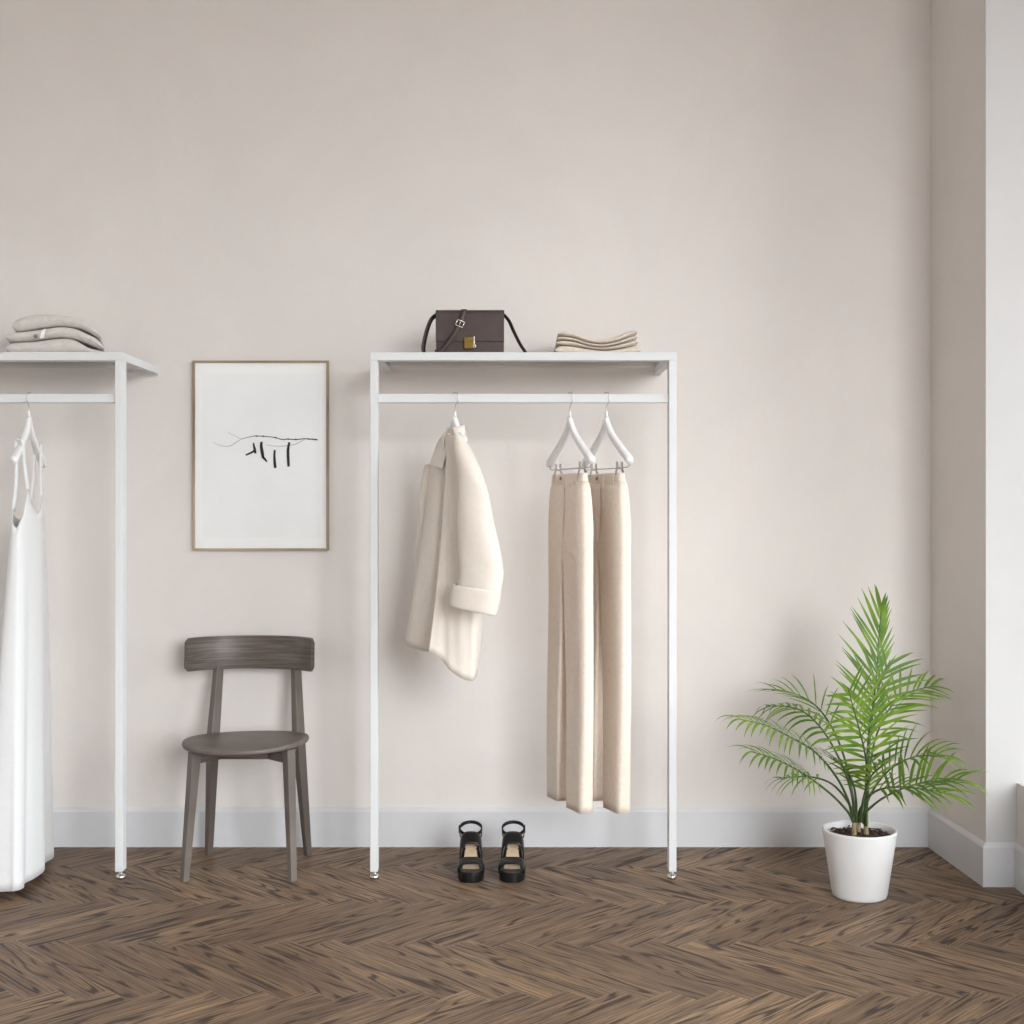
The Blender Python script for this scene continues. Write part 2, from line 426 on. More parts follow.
# ---------------------------------------------------------------- racks
RT, RB = 1.903, 1.873                    # top bar
PWID, PDEP = .0272, .051                 # post section
RAILZ0, RAILZ1, RAILY0, RAILY1 = 1.722, 1.754, 4.690, 4.716
RAILC = (RAILY0 + RAILY1) / 2
def rack(xl, xr, label):
    r = thing('clothing_rack', label, 'clothing rack', ((xl+xr)/2, RACK, 0), 'white metal clothing racks')
    for x0 in (xl, xr-PWID):
        p = MB().box(x0, x0+PWID, RACK, RACK+PDEP, .032, RB).build('post', M['white'], r, smooth=False, bevel=.002)
        cx, cy = x0+PWID/2, RACK+PDEP/2
        f = MB().lathe([(.011,0),(.017,.002),(.018,.010),(.015,.016),(.008,.018),(.006,.020),(.006,.032)], (cx,cy,0), 24).build('levelling_foot', M['chrome'], p)
        f['label'] = 'chrome levelling foot'
    MB().box(xl, xr, RACK, RACK+PDEP, RB, RT).build('top_bar', M['white'], r, smooth=False, bevel=.002)
    for x0 in (xl, xr-PWID):
        s = MB().box(x0, x0+PWID, RACK+PDEP, WALL-.006, RB, RT).build('side_bar', M['white'], r, smooth=False, bevel=.002)
        MB().box(x0-.000, x0+PWID+.000, WALL-.006, WALL-.0005, RB-.006, RT).build('wall_plate', M['white'], s, smooth=False, bevel=.001)
    MB().box(xl+PWID, xr-PWID, RAILY0, RAILY1, RAILZ0, RAILZ1).build('hanging_rail', M['white'], r, smooth=False, bevel=.003)
    g = MB().box(xl+PWID, xr-PWID, RACK+PDEP, WALL-.012, RT-.007, RT).build('glass_shelf', M['glass'], r, smooth=False)
    g['label'] = 'clear glass shelf'
    return r
X_R0, X_R1 = (370-VPX)*RACK/F, (676.5-VPX)*RACK/F
XLR = (122.4-VPX)*RACK/F
rack(X_R0, X_R1, 'white metal clothing rack with handbag on its shelf and a cream coat on its rail')
rack(XLR-(X_R1-X_R0), XLR, 'white metal clothing rack cut off at left, holding a long white dress')

# ---------------------------------------------------------------- hangers
def frame_uv(cx, theta):
    s, c = math.sin(theta), math.cos(theta)
    def f(u, v, z): return Vector((cx + u*s - v*c, RAILC - u*c - v*s, z))
    return f
APEX = 1.670
def hanger(cx, theta, label, clips=False, pegs=False, half=.202):
    f = frame_uv(cx, theta)
    r = thing('clothes_hanger', label, 'hanger', (cx, RAILC, APEX-.17), 'white hangers on the rails')
    path = [(0,-.014,.032,.018),(.03,-.050,.030,.019),(.06,-.076,.027,.020),(.105,-.106,.026,.023),(.15,-.134,.026,.025),(.19,-.157,.026,.026),(.212,-.168,.025,.026)]
    us = [p[0] for p in path]
    rings = []
    N = 25
    for k in range(2*N-1):
        u = half*(-1 + 2*k/(2*N-2)); a = abs(u)
        z = APEX + smooth_interp(a, us, [p[1] for p in path]); h = smooth_interp(a, us, [p[2] for p in path])/2; w = smooth_interp(a, us, [p[3] for p in path])/2
        if a < .012: h *= 1.15
        e_ = 1 if a < half-.007 else .9
        ring = []
        for q in range(12):
            an = 2*math.pi*q/12; ca, sa = math.cos(an), math.sin(an)
            ring.append(f(u, w*e_*math.copysign(abs(ca)**.4, ca), z + h*e_*math.copysign(abs(sa)**.4, sa)))
        rings.append(ring)
    MB().loft(rings).build('hanger_body', M['hanger'], r)
    MB().tube([f(0,0,APEX-.005), f(0,0,APEX+.022)], [.0055,.004], 10).build('hook_collar', M['hanger'], r)
    # hook over the rail
    pts = [(0,APEX+.018),(0,APEX+.034),(.006,APEX+.044),(.021,APEX+.054),(.0235,APEX+.070),(.021,APEX+.084),(.011,RAILZ1+.0055),(0,RAILZ1+.007),(-.012,RAILZ1+.0055),(-.021,APEX+.082),(-.023,APEX+.072)]
    hk = MB().tube(spline([f(u/max(.4,math.cos(theta)) if False else u*1.03, 0, z) for u, z in pts], 5), .0015, 8).build('hook', M['wire'], r)
    hk['label'] = 'thin steel hook'
    if clips:
        zb = APEX-.186
        MB().tube([f(-.195,0,zb+.024), f(-.192,0,zb+.004), f(-.18,0,zb), f(.18,0,zb), f(.192,0,zb+.004), f(.195,0,zb+.024)], .0022, 8).build('clip_bar', M['wire'], r)
        for u in (-.112, .114):
            m = MB()
            for sv in (-1, 1):
                a = [f(u-.010, sv*.0085, zb+.022), f(u+.010, sv*.0085, zb+.022), f(u+.010, sv*.008, zb), f(u-.010, sv*.008, zb), f(u+.010, sv*.0155, zb-.026), f(u-.010, sv*.0155, zb-.026)]
                n = f(0,.0016*sv,0)-f(0,0,0)
                m.loft([[a[0],a[1],a[1]+n,a[0]+n],[a[3],a[2],a[2]+n,a[3]+n],[a[5],a[4],a[4]+n,a[5]+n]])
            m.tube([f(u-.013,0,zb), f(u+.013,0,zb)], .0045, 8)
            m.build('clip', M['wire'], r, smooth=False)
    if pegs:
        for u in (-.15, -.115, .115, .15):
            z = APEX + smooth_interp(abs(u), us, [p[1] for p in path]) + .010
            MB().tube([f(u,-.017,z-.004), f(u,.017,z-.004)], .0034, 8).build('peg', M['hanger'], r)
    return r, f

# ---------------------------------------------------------------- trousers
def trousers(cx, theta, label, hlabel):
    h, f = hanger(cx, theta, hlabel, clips=True)
    ZT, ZC, ZH = 1.466, 1.175, .272
    r = thing('trousers', label, 'trousers', (cx, RAILC, ZH), 'cream trousers on clip hangers')
    n = 40
    def ring(u0, u1, hv, z, e=.55, lean=0, wave=0, inner=0):
        c, a = (u0+u1)/2, (u1-u0)/2; out = []
        for k in range(n):
            an = 2*math.pi*k/n; ca, sa = math.cos(an), math.sin(an)
            sq = inner*ca > 0
            u = a*math.copysign(abs(ca)**(.16 if sq else .55), ca)
            v = hv*math.copysign(abs(sa)**(.25 if sq else e), sa)
            v += wave*math.sin((c+u)*34 + z*3)*(.6 if sa > 0 else 1)
            out.append(f(c+u, v+lean, z))
        return out
    for sg in (-1, 1):
        rings = []; K = 40
        for k in range(K+1):
            z = ZT-.030 + (ZH-ZT+.030)*k/K
            outer = interp(z, [ZH, .60, ZC, 1.28, 1.40, ZT], [.160, .166, .174, .172, .156, .137])
            inner = smooth_interp(z, [ZH, .60, .90, 1.12, 1.165, 1.185, 1.205, 1.23, 1.28, 1.33, 1.365, 1.395, 1.425, 1.44, ZT], [.046, .028, .013, .007, .003, -.008, -.010, .004, .0090, .0082, .002, .0065, .0045, -.010, -.020])
            cl = smooth_interp(z, [ZH, 1.10, 1.17, 1.25, 1.30, 1.36, 1.43, ZT], [-.006, -.010, -.013, -.006, .0, .005, -.012, -.014])
            hv = smooth_interp(z, [ZH, .60, ZC, 1.28, 1.40, ZT], [.029, .028, .028, .028, .024, .013])
            a, b_ = (inner+cl, outer) if sg > 0 else (-outer, -inner+cl)
            rings.append(ring(a, b_, hv, z, e=.5, inner=-sg, wave=.0035*min(1, (ZT-z)*4), lean=.004*math.sin(z*5+sg)*min(1, (ZT-z)*2)))
        MB().loft(rings, cap0=False, cap1=False).build('trouser_leg', M['cream'], r, solid=.0025)
    wb = MB()
    wb.loft([ring(-.1395,.1395,.0195,ZT-.036), ring(-.1395,.1395,.0195,ZT-.033), ring(-.137,.137,.0150,ZT-.003), ring(-.137,.137,.0140,ZT)], cap0=False, cap1=False)
    wb.build('waistband', M['cream'], r, solid=.004)
    for u in (-.118, .018, .106):
        MB().ribbon([f(u, .015, ZT+.001), f(u, .0195, ZT-.004), f(u, .0235, ZT-.034), f(u, .0215, ZT-.042)], f(1,0,0)-f(0,0,0), .010, .002).build('belt_loop', M['cream'], r, smooth=False)
    for u0, u1 in ((.108, .130), (-.108, -.13)):
        MB().ribbon([f(u0, .0215, ZT-.045), f((u0+u1)/2, .0262, ZT-.11), f(u1, .0280, ZT-.17)], f(1,0,0)-f(0,0,0), .004, .0025).build('pocket_edge', M['cream'], r, smooth=False)
    bt = f(-.035, .022, ZT-.016); nv = (f(0,1,0)-f(0,0,0)).normalized()
    MB().tube([bt, bt+nv*.003], .007, 14).build('button', M['button'], r)
    return r
TH = math.radians(20)
trousers((570-VPX)*RAILC/F, TH, 'cream wide-leg trousers nearest the hanging coat', 'white clip hanger holding the trousers nearest the coat')
trousers((606.5-VPX)*RAILC/F, TH, 'cream wide-leg trousers at the right end, beside the rack post', 'white clip hanger holding the trousers beside the right post')

# ---------------------------------------------------------------- coat
TC = math.radians(28); CX = (455-VPX)*RAILC/F
hanger(CX, TC, 'white hanger mostly hidden inside the cream coat', half=.085)
f = frame_uv(CX, TC)
coat = thing('coat', 'short open cream wool coat with turned-up sleeve cuffs on the right rack', 'coat', (CX, RAILC, .74))
# columns from the far front edge round the back to the near front edge: (u, v, z) at top, chest, hem
cols = [
 ((-.035,.030,1.605),(.010,.020,1.27),(.020,.050,.822)),
 ((-.075,.030,1.588),(-.055,.056,1.27),(-.085,.098,.824)),
 ((-.14,.018,1.548),(-.14,.062,1.27),(-.185,.112,.836)),
 ((-.20,.006,1.50),(-.205,.028,1.27),(-.240,.075,.842)),
 ((-.19,-.006,1.51),(-.195,-.020,1.27),(-.225,-.010,.800)),
 ((-.12,-.018,1.575),(-.12,-.055,1.27),(-.13,-.045,.762)),
 ((0,-.030,1.625),(0,-.060,1.27),(0,-.060,.750)),
 ((.10,-.004,1.568),(.10,-.050,1.27),(.070,-.050,.752)),
 ((.165,-.004,1.508),(.150,-.026,1.27),(.105,-.030,.738)),
 ((.185,.004,1.490),(.165,.002,1.27),(.122,-.002,.730)),
 ((.15,.020,1.530),(.140,.030,1.27),(.112,.030,.742)),
 ((.095,.034,1.586),(.095,.046,1.27),(.094,.064,.772)),
 ((.06,.042,1.600),(.060,.056,1.27),(.074,.100,.812)),
 ((.035,.046,1.610),(.028,.062,1.27),(.056,.128,.836)),
]
levels = []
NL = 30
for k in range(NL+1):
    t = k/NL; row = []
    for a, c, h in cols:
        q = []
        for d in range(3):
            tc = .41
            q.append(a[d]*((t-tc)*(t-1))/(tc) + c[d]*(t*(t-1))/(tc*(tc-1)) + h[d]*(t*(t-tc))/(1-tc))
        q[2] = a[2] + (h[2]-a[2])*t
        row.append(Vector(q))
    row = spline(row, 6)
    out = []
    for i, q in enumerate(row):
        w = .0035*t*math.sin(i*.40+1.3*t)+.0015*math.sin(i*.9+t*5)*t
        out.append(f(q.x + w*.3, q.y + w, q.z))
    levels.append(out)
MB().loft(levels, closed=False, cap0=False, cap1=False).build('coat_body', M['coat'], coat, solid=.005)
def pxgrid(rows, name, mat, parent, solid=.005, per=5):
    """rows of (px, py, depth): splined both ways"""
    rr = [spline([W(*p) for p in r], per) for r in rows]
    colz = [spline([r[i] for r in rr], per) for i in range(len(rr[0]))]
    return MB().loft(colz, closed=False, cap0=False, cap1=False).build(name, mat, parent, solid=solid)
pxgrid([[(446,431,4.735),(449,430.5,4.715),(453,431,4.690)],
        [(440,441,4.760),(445,441,4.730),(450.5,440,4.690)],
        [(434.5,452,4.765),(440,453.5,4.725),(447.5,452,4.685)],
        [(431.5,461,4.765),(436,463.5,4.725),(444.5,461,4.685)],
        [(431,466,4.760),(436,467,4.720),(442.5,468.5,4.683)]], 'collar', M['coat'], coat)
rings = []
for z, ru, rv in ((1.586,.060,.040),(1.605,.054,.038),(1.630,.046,.034),(1.645,.044,.033)):
    ring = []
    for k in range(25):
        an = math.radians(-140 + 280*k/24)      # opening towards the front (v > 0)
        ring.append(f(ru*math.sin(an), -rv*math.cos(an)*.9, z - .012*(abs(an)/2.4)))
    rings.append(ring)
MB().loft(rings, closed=False, cap0=False, cap1=False).build('neck_band', M['coat'], coat, solid=.005)
def sleeve(name, defs, parent, mat, n=28, e=.9, **kw):
    # (px, py, depth, half width px, half depth m, tilt)
    rings = []
    for px, py, d, hw, hd, tl in defs:
        c = W(px, py, d); ring = []
        for k in range(n):
            an = 2*math.pi*k/n; ca, sa = math.cos(an), math.sin(an)
            cr = (1 + .045*math.sin(py*.16 + 3*an) + .035*math.sin(py*.31 - 2*an + 1)) if name == 'sleeve' and py > 470 else 1
            x = hw*d/F*math.copysign(abs(ca)**e, ca); sa *= cr
            ring.append(c + Vector((x, hd*math.copysign(abs(sa)**e, sa) - x*.25, x*tl)))
        rings.append(ring)
    dense = [spline([r[i] for r in rings], 4) for i in range(n)]
    rings = [[dense[i][k] for i in range(n)] for k in range(len(dense[0]))]
    return MB().loft(rings, cap0=False, cap1=False).build(name, mat, parent, **kw)
sl = sleeve('sleeve', [(458.5,434,4.565,4.5,.014,-.7),(462.5,446,4.545,8,.024,-.6),(467,460,4.52,11.5,.034,-.5),(470.5,474,4.51,13.0,.038,-.35),(473.5,492,4.505,15,.042,-.25),(475.5,520,4.50,18,.048,-.1),
    (479,548,4.49,20.5,.052,0),(481.5,570,4.48,21.5,.053,-.02),(480,585,4.475,21.5,.052,-.05),(476.5,600,4.475,21,.05,-.12)], coat, M['coat'], solid=.004)
sleeve('cuff', [(477,588,4.475,23.6,.056,-.14),(476.6,589.5,4.475,24.2,.058,-.14),(475,598,4.475,24.2,.058,-.16),(473.2,608,4.475,23.4,.057,-.19),(473,610,4.475,22.5,.054,-.19)], sl, M['coat'], e=.8, solid=.005)
# far sleeve, behind the body
sl2 = sleeve('sleeve', [(432,464,4.875,7,.03,.2),(430,490,4.885,10,.04,.1),(429,520,4.885,11,.045,0),(428,560,4.88,12,.045,0),(428,585,4.875,12,.045,0)], coat, M['coat'], solid=.004)

# ---------------------------------------------------------------- dress
XD = (29-VPX)*RAILC/F; TD = math.radians(6)
hanger(XD, TD, 'white peg hanger holding the long white dress on the left rack', pegs=True)
fd = frame_uv(XD, TD)
dress = thing('dress', 'long white slip dress with thin straps hanging from the left rack', 'dress', (XD, RAILC, .02))
def dpt(phi, z):
    """phi 0 = front (faces right), +90 = end near the camera"""
    zs = [1.42, 1.30, 1.10, .80, .40, .02]
    a = smooth_interp(-z, [-q for q in zs], [.125,.160,.185,.215,.240,.262])
    bb = smooth_interp(-z, [-q for q in zs], [.024,.030,.035,.040,.042,.044] if math.cos(phi) > 0 else [.026,.036,.055,.080,.100,.115])
    t = max(0, min(1, (1.25-z)/1.2))
    fold = 1 + .24*t*math.sin(7*phi+.6) + .07*t*math.sin(13*phi+2)
    su, cu = math.sin(phi), math.cos(phi)
    u = a*math.copysign(abs(su)**.85, su)*(1+.03*t*math.sin(7*phi)); v = -bb*math.copysign(abs(cu)**.8, cu)*fold
    return fd(u - .0, v, z)
topk = [(-180,1.300),(-140,1.335),(-125,1.315),(-90,1.270),(-62,1.300),(-42,1.385),(-20,1.345),(0,1.322),(20,1.350),(42,1.405),(62,1.315),(90,1.272),(125,1.300),(140,1.325),(180,1.300)]
rows = []
NP, NZ = 144, 40
for k in range(NZ+1):
    t = k/NZ
    row = []
    for i in range(NP):
        deg = -180 + 360*i/NP
        zt = interp(deg, [q[0] for q in topk], [q[1] for q in topk])
        z = zt + (.030 - zt)*t
        row.append(dpt(math.radians(deg), z))
    rows.append(row)
MB().loft(rows, cap0=False, cap1=False).build('dress_body', M['dress'], dress, solid=.003)
m = MB()
for s in (-1, 1):
    fr = dpt(math.radians(42*s), 1.405 if s > 0 else 1.385); bk = dpt(math.radians(140*s), 1.33)
    top = fd(s*.128, 0, APEX-.096)
    m = MB(); m.ribbon(spline([fr, fr.lerp(top,.5)+Vector((.004,0,0)), top+Vector((.012,0,0)), top+Vector((.0,0,.006)), top+Vector((-.012,0,0)), bk.lerp(top,.5), bk], 6), fd(-1,0,0)-fd(0,0,0)+Vector((.9,0,0)), .014, .002)
    m.build('strap', M['dress'], dress)

# ---------------------------------------------------------------- chair
def bar(m, p0, p1, s0, s1, rot=0, mid=None):
    """tapered square bar between two points, section side s0..s1, turned by rot about its axis (horizontal sections)"""
    rings = []
    for p, s in ((p0, s0), (p1, s1)) if mid is None else ((p0, s0), mid, (p1, s1)):
        p = Vector(p); h = s/2
        rings.append([p + Matrix.Rotation(rot, 3, 'Z') @ Vector((x*h, y*h, 0)) for x, y in ((-1,-1),(1,-1),(1,1),(-1,1))])
    return m.loft(rings)
ch = thing('chair', 'dark grey-brown wooden chair with round seat and curved backrest, between the two racks', 'chair', (-.985, 4.84, 0))
R45 = math.radians(45)
def seatz(x, y):   # x,y relative to the seat centre
    z = .487 + .20*max(0, abs(x)-.05)**2 + .05*x*.4
    z -= .003*max(0, min(1, (-y)/.20))**1.5
    return z
cxs, cys, ra, rb = -.983, 4.795, .231, .205
m = MB()
top, bot = [], []
NR, NA = 12, 64
def seatpt(r, a):
    ca, sa = math.cos(a), math.sin(a)
    x = ra*r*math.copysign(abs(ca)**.92, ca); y = rb*r*math.copysign(abs(sa)**.88, sa)
    if sa < 0: x *= 1 - .10*abs(sa)
    return x, y
rings = []
for r_, dz in ((.02,.0),(.25,0),(.5,0),(.72,0),(.88,0),(.96,0),(.99,-.002),(1,-.006),(1,-.014),(.985,-.019),(.9,-.020),(.5,-.020),(.02,-.020)):
    ring = []
    for k in range(NA):
        x, y = seatpt(r_, 2*math.pi*k/NA)
        ring.append((cxs+x, cys+y, seatz(x, y)+dz))
    rings.append(ring)
m.loft(rings).build('seat', M['seat'], ch)
zu = .452
legs = [((-1.177,4.672,0),(-1.146,4.700,.470)),((-.790,4.676,0),(-.808,4.704,.470))]
for p0, p1 in legs:
    bar(MB(), p0, p1, .025, .036, R45).build('leg', M['chairZ'], ch, smooth=False, bevel=.003)
for p0, pm, p1 in (((-1.173,5.030,0),(-1.143,4.968,.46),(-1.140,5.078,.80)),((-.788,5.020,0),(-.815,4.964,.46),(-.846,5.074,.80))):
    bar(MB(), p0, p1, .024, .028, R45, mid=(Vector(pm), .038)).build('leg', M['chairZ'], ch, smooth=False, bevel=.003)
# crossed under-seat frame: four arms and a middle plate
cen = Vector((-.981, 4.83, 0))
for p in ((-1.147,4.702),(-.808,4.706),(-1.152,4.966),(-.815,4.962)):
    d = (cen - Vector((p[0],p[1],0))); d.normalize(); n = Vector((-d.y, d.x, 0))*.011
    a = Vector((p[0],p[1],0)) + d*.010; bq = Vector((p[0],p[1],0)) + d*.115; c = Vector((p[0],p[1],0)) + d*.19
    rings = []
    for q, z0 in ((a,.418),(bq,.424),(c,.426)):
        rings.append([q-n+Vector((0,0,z0)), q+n+Vector((0,0,z0)), q+n+Vector((0,0,.466)), q-n+Vector((0,0,.466))])
    MB().loft(rings).build('seat_arm', M['chairX'], ch, smooth=False, bevel=.002)
MB().box(cen.x-.088, cen.x+.088, cen.y-.088, cen.y+.088, .425, .4665).build('under_plate', M['chairX'], ch, smooth=False, bevel=.003)
# backrest
rings = []
NBK = 40
for k in range(NBK+1):
    s = -1 + 2*k/NBK; x = -1.004 + .243*math.sin(s*1.05)/math.sin(1.05)
    y = 4.965 + .115*(1-abs(s)**2.0)
    sl_ = math.atan2(-.115*2*s, .251)
    nx, ny = math.sin(-sl_)*-1, math.cos(sl_)
    hh = .0635
    edge = max(0, abs(s)-.94)/.06
    hh *= math.sqrt(max(.0, 1-(edge**2)*.35)) if edge < 1 else .80
    zc = .780; th = .009
    ring = []
    for a, q in ((-1,-.86),(-.7,-1),(.7,-1),(1,-.86),(1,.86),(.7,1),(-.7,1),(-1,.86)):
        lean = .10*(q*hh)
        ring.append((x + nx*a*th*-1, y + ny*a*th + lean, zc + q*hh))
    rings.append(ring)
MB().loft(rings).build('backrest', M['chairX'], ch, smooth=True, angle=40)

# ---------------------------------------------------------------- framed print
pr = thing('framed_print', 'framed print of a thin black branch hanging on the wall above the chair', 'picture', ((260.5-VPX)*WALL/F, WALL, W(0,455,WALL).z))
A, B_ = W(192.5, 360.5, WALL-.022), W(328.5, 550.5, WALL-.022)
x0, x1, z1, z0 = A.x, B_.x, A.z, B_.z; fw = .009
ins = M['frame']
fm = MB()
out4 = [(x0,z0),(x1,z0),(x1,z1),(x0,z1)]; in4 = [(x0+fw,z0+fw),(x1-fw,z0+fw),(x1-fw,z1-fw),(x0+fw,z1-fw)]
yf, yb = WALL-.022, WALL-.001
fm.add([(x,yf,z) for x,z in out4]+[(x,yf,z) for x,z in in4]+[(x,yb,z) for x,z in out4]+[(x,yb,z) for x,z in in4],
       [(i,(i+1)%4,4+(i+1)%4,4+i) for i in range(4)]+[(8+i,8+(i+1)%4,12+(i+1)%4,12+i) for i in range(4)]+[(i,(i+1)%4,8+(i+1)%4,8+i) for i in range(4)]+[(4+i,4+(i+1)%4,12+(i+1)%4,12+i) for i in range(4)])
fm.build('frame', M['frame'], pr, smooth=False)
ym = WALL-.016
MB().box(x0+fw, x1-fw, ym, yb, z0+fw, z1-fw).build('mount', M['mount'], pr, smooth=False)
MB().box(x0+.040, x1-.034, ym-.0012, ym-.0001, z0+.050, z1-.050).build('paper', M['paper'], pr, smooth=False)
yi = ym-.0022
def zp(zx, zy): # pixels of the 1024x585 enlargement of (200,410)-(340,490)
    return W(200+zx*140/1024, 410+zy*80/585, yi)
ink = MB()
def stroke(mb, pts, w, per=4):
    p = spline([zp(*q) for q in pts], per); n = len(p)
    w = [x*1.25 for x in w] if isinstance(w, list) else w*1.25
    if not isinstance(w, list): w = [w]*len(pts)
    ws = [interp(i/(n-1)*(len(w)-1), list(range(len(w))), w) for i in range(n)]
    mb.ribbon(p, (0,1,0), .0006, .001) if False else mb.ribbon(p, [Vector((0,0,1)) if abs((p[min(i+1,n-1)]-p[max(i-1,0)]).normalized().z) < .7 else Vector((1,0,0)) for i in range(n)], ws, .0008)
stroke(ink, [(392,240),(394,262),(400,285),(405,318)], [.0035,.006,.008,.007])
stroke(ink, [(398,296),(375,312),(334,330)], [.006,.006,.005])
stroke(ink, [(450,232),(448,265),(454,305),(462,350)], [.007,.009,.010,.008])
stroke(ink, [(460,345),(474,358),(490,378)], [.008,.007,.004])
stroke(ink, [(547,292),(544,330),(546,380),(551,424)], [.006,.007,.0085,.008])
stroke(ink, [(654,235),(645,280),(644,330),(648,414)], [.006,.0085,.009,.008])
ink.build('ink_leaves', M['ink'], pr, smooth=False)
ink = MB()
stroke(ink, [(300,213),(350,200),(400,190),(463,192),(540,200),(600,216),(640,213),(700,216),(765,210),(810,213),(860,218)], [.0012,.0016,.002,.0022,.0022,.0026,.0026,.0026,.0028,.0034,.0045])
for a in ((463,192),(413,190),(553,202),(645,212),(700,215),(792,212)):
    stroke(ink, [(a[0]-7,a[1]-2),(a[0]+7,a[1]+2)], .004, 2)
ink.build('ink_branch', M['ink'], pr, smooth=False)
ink = MB()
stroke(ink, [(95,235),(140,257),(205,267),(255,243),(300,213)], [.0008,.0014,.0016,.0018,.0016])
stroke(ink, [(205,165),(250,187),(300,213)], [.0008,.0012,.0014])
ink.build('ink_twig', M['greyink'], pr, smooth=False); ink = MB()
stroke(ink, [(480,252),(545,264),(620,263),(690,252),(735,232),(765,214)], [.0008,.0014,.0016,.002,.0018,.0016])
ink.build('ink_twig', M['greyink'], pr, smooth=False)

# ---------------------------------------------------------------- handbag
SH = RT + .0005
bx0, bx1 = (436.0-VPX)*4.77/F, (503.8-VPX)*4.77/F; by0, by1 = 4.770, 4.862; bz1 = 2.068
bag = thing('handbag', 'dark brown leather handbag with gold clasp on the right rack shelf', 'bag', ((bx0+bx1)/2, 4.81, SH))
m = MB(); rings = []
for z, i in ((SH,.004),(SH+.004,0),(bz1-.012,0),(bz1-.004,.003),(bz1-.002,.008)):
    rings.append([(bx0+i,by0+i+.004,z),(bx1-i,by0+i+.004,z),(bx1-i,by1-i,z),(bx0+i,by1-i,z)])
m.loft(rings).build('bag_body', M['bag'], bag, smooth=False)
zf = W(0,341.3,4.77).z
prof = [(by0-.001,zf),(by0-.002,zf+.03),(by0-.002,bz1-.010),(by0+.002,bz1-.003),(by0+.010,bz1),(by1-.008,bz1),(by1+.001,bz1-.004),(by1+.003,bz1-.02)]
rings = [[Vector((bx0+(bx1-bx0)*k/6-(.001 if k==0 else 0)+(.001 if k==6 else 0), y, z)) for y, z in prof] for k in range(7)]
MB().loft(rings, closed=False, cap0=False, cap1=False).build('flap', M['bag'], bag, solid=.004, smooth=False)
MB().box(bx0-.001, bx1+.001, by0-.0045, by0-.0005, bz1-.012, bz1-.009).build('flap_edge', M['bagedge'], bag, smooth=False)
c0, c1 = W(464.2,336.8,4.76), W(473.6,348.6,4.76)
cl = MB().box(c0.x, c1.x, 4.756, 4.768, c1.z, c0.z).build('clasp', M['gold'], bag, smooth=False, bevel=.002)
MB().box(c0.x+.002, c1.x-.002, 4.7545, 4.757, (c0.z+c1.z)/2+.001, (c0.z+c1.z)/2+.006).build('clasp_ridge', M['gold'], cl, smooth=False, bevel=.0008)
MB().box(c1.x, c1.x+.005, 4.754, 4.766, c1.z+.003, c0.z+.001).box(c1.x-.002, c1.x+.009, 4.754, 4.762, c1.z+.003, c1.z+.014).build('clasp_tongue', M['nickel'], cl, smooth=False, bevel=.001)
# shoulder strap: up from both ends, over the top and down across the front
pts = [W(436.5,315,4.815), W(431,320,4.805), W(426.5,332,4.80), W(423.6,345,4.795), W(423.5,351,4.795), W(425,353.5,4.79)]
MB().ribbon(spline(pts,6), Vector((.75,.65,0)), .017, .003).build('strap_end', M['bagedge'], bag)
pts = [W(504,315,4.815), W(509,321,4.81), W(514,332,4.80), W(519.5,343,4.795), W(525,351.5,4.79), W(528,353.6,4.788)]
MB().ribbon(spline(pts,6), Vector((-.5,.85,0)), .018, .003).build('strap_end', M['bagedge'], bag)
pts = [Vector((W(465,309,4.85).x,4.85,bz1+.004)), Vector((W(464.5,309,4.80).x,4.79,bz1+.0045)), Vector((W(463.8,309,4.77).x,4.763,bz1-.002)), W(462,316,4.760), W(459.5,324,4.758), W(454,334,4.757), W(447,344,4.757), W(441,351,4.757), W(435,352.5,4.757)]
stp = MB().ribbon(spline(pts,6), [Vector((1,0,0))]*len(spline(pts,6)), .0195, .003).build('strap', M['bag'], bag)
q = W(460.0,323.5,4.754); d = (W(454,334,4.754)-W(462,316,4.754)).normalized(); s = Vector((-d.z,0,d.x))
m = MB(); hw, hl = .0135, .0105
for a, b2 in (((-1,-1),(1,-1)),((1,-1),(1,1)),((1,1),(-1,1)),((-1,1),(-1,-1))):
    m.tube([q+s*hw*a[0]+d*hl*a[1], q+s*hw*b2[0]+d*hl*b2[1]], .0021, 8)
m.tube([q-s*.001-d*.010, q+d*.011], .0015, 8)
m.build('buckle', M['nickel'], stp)

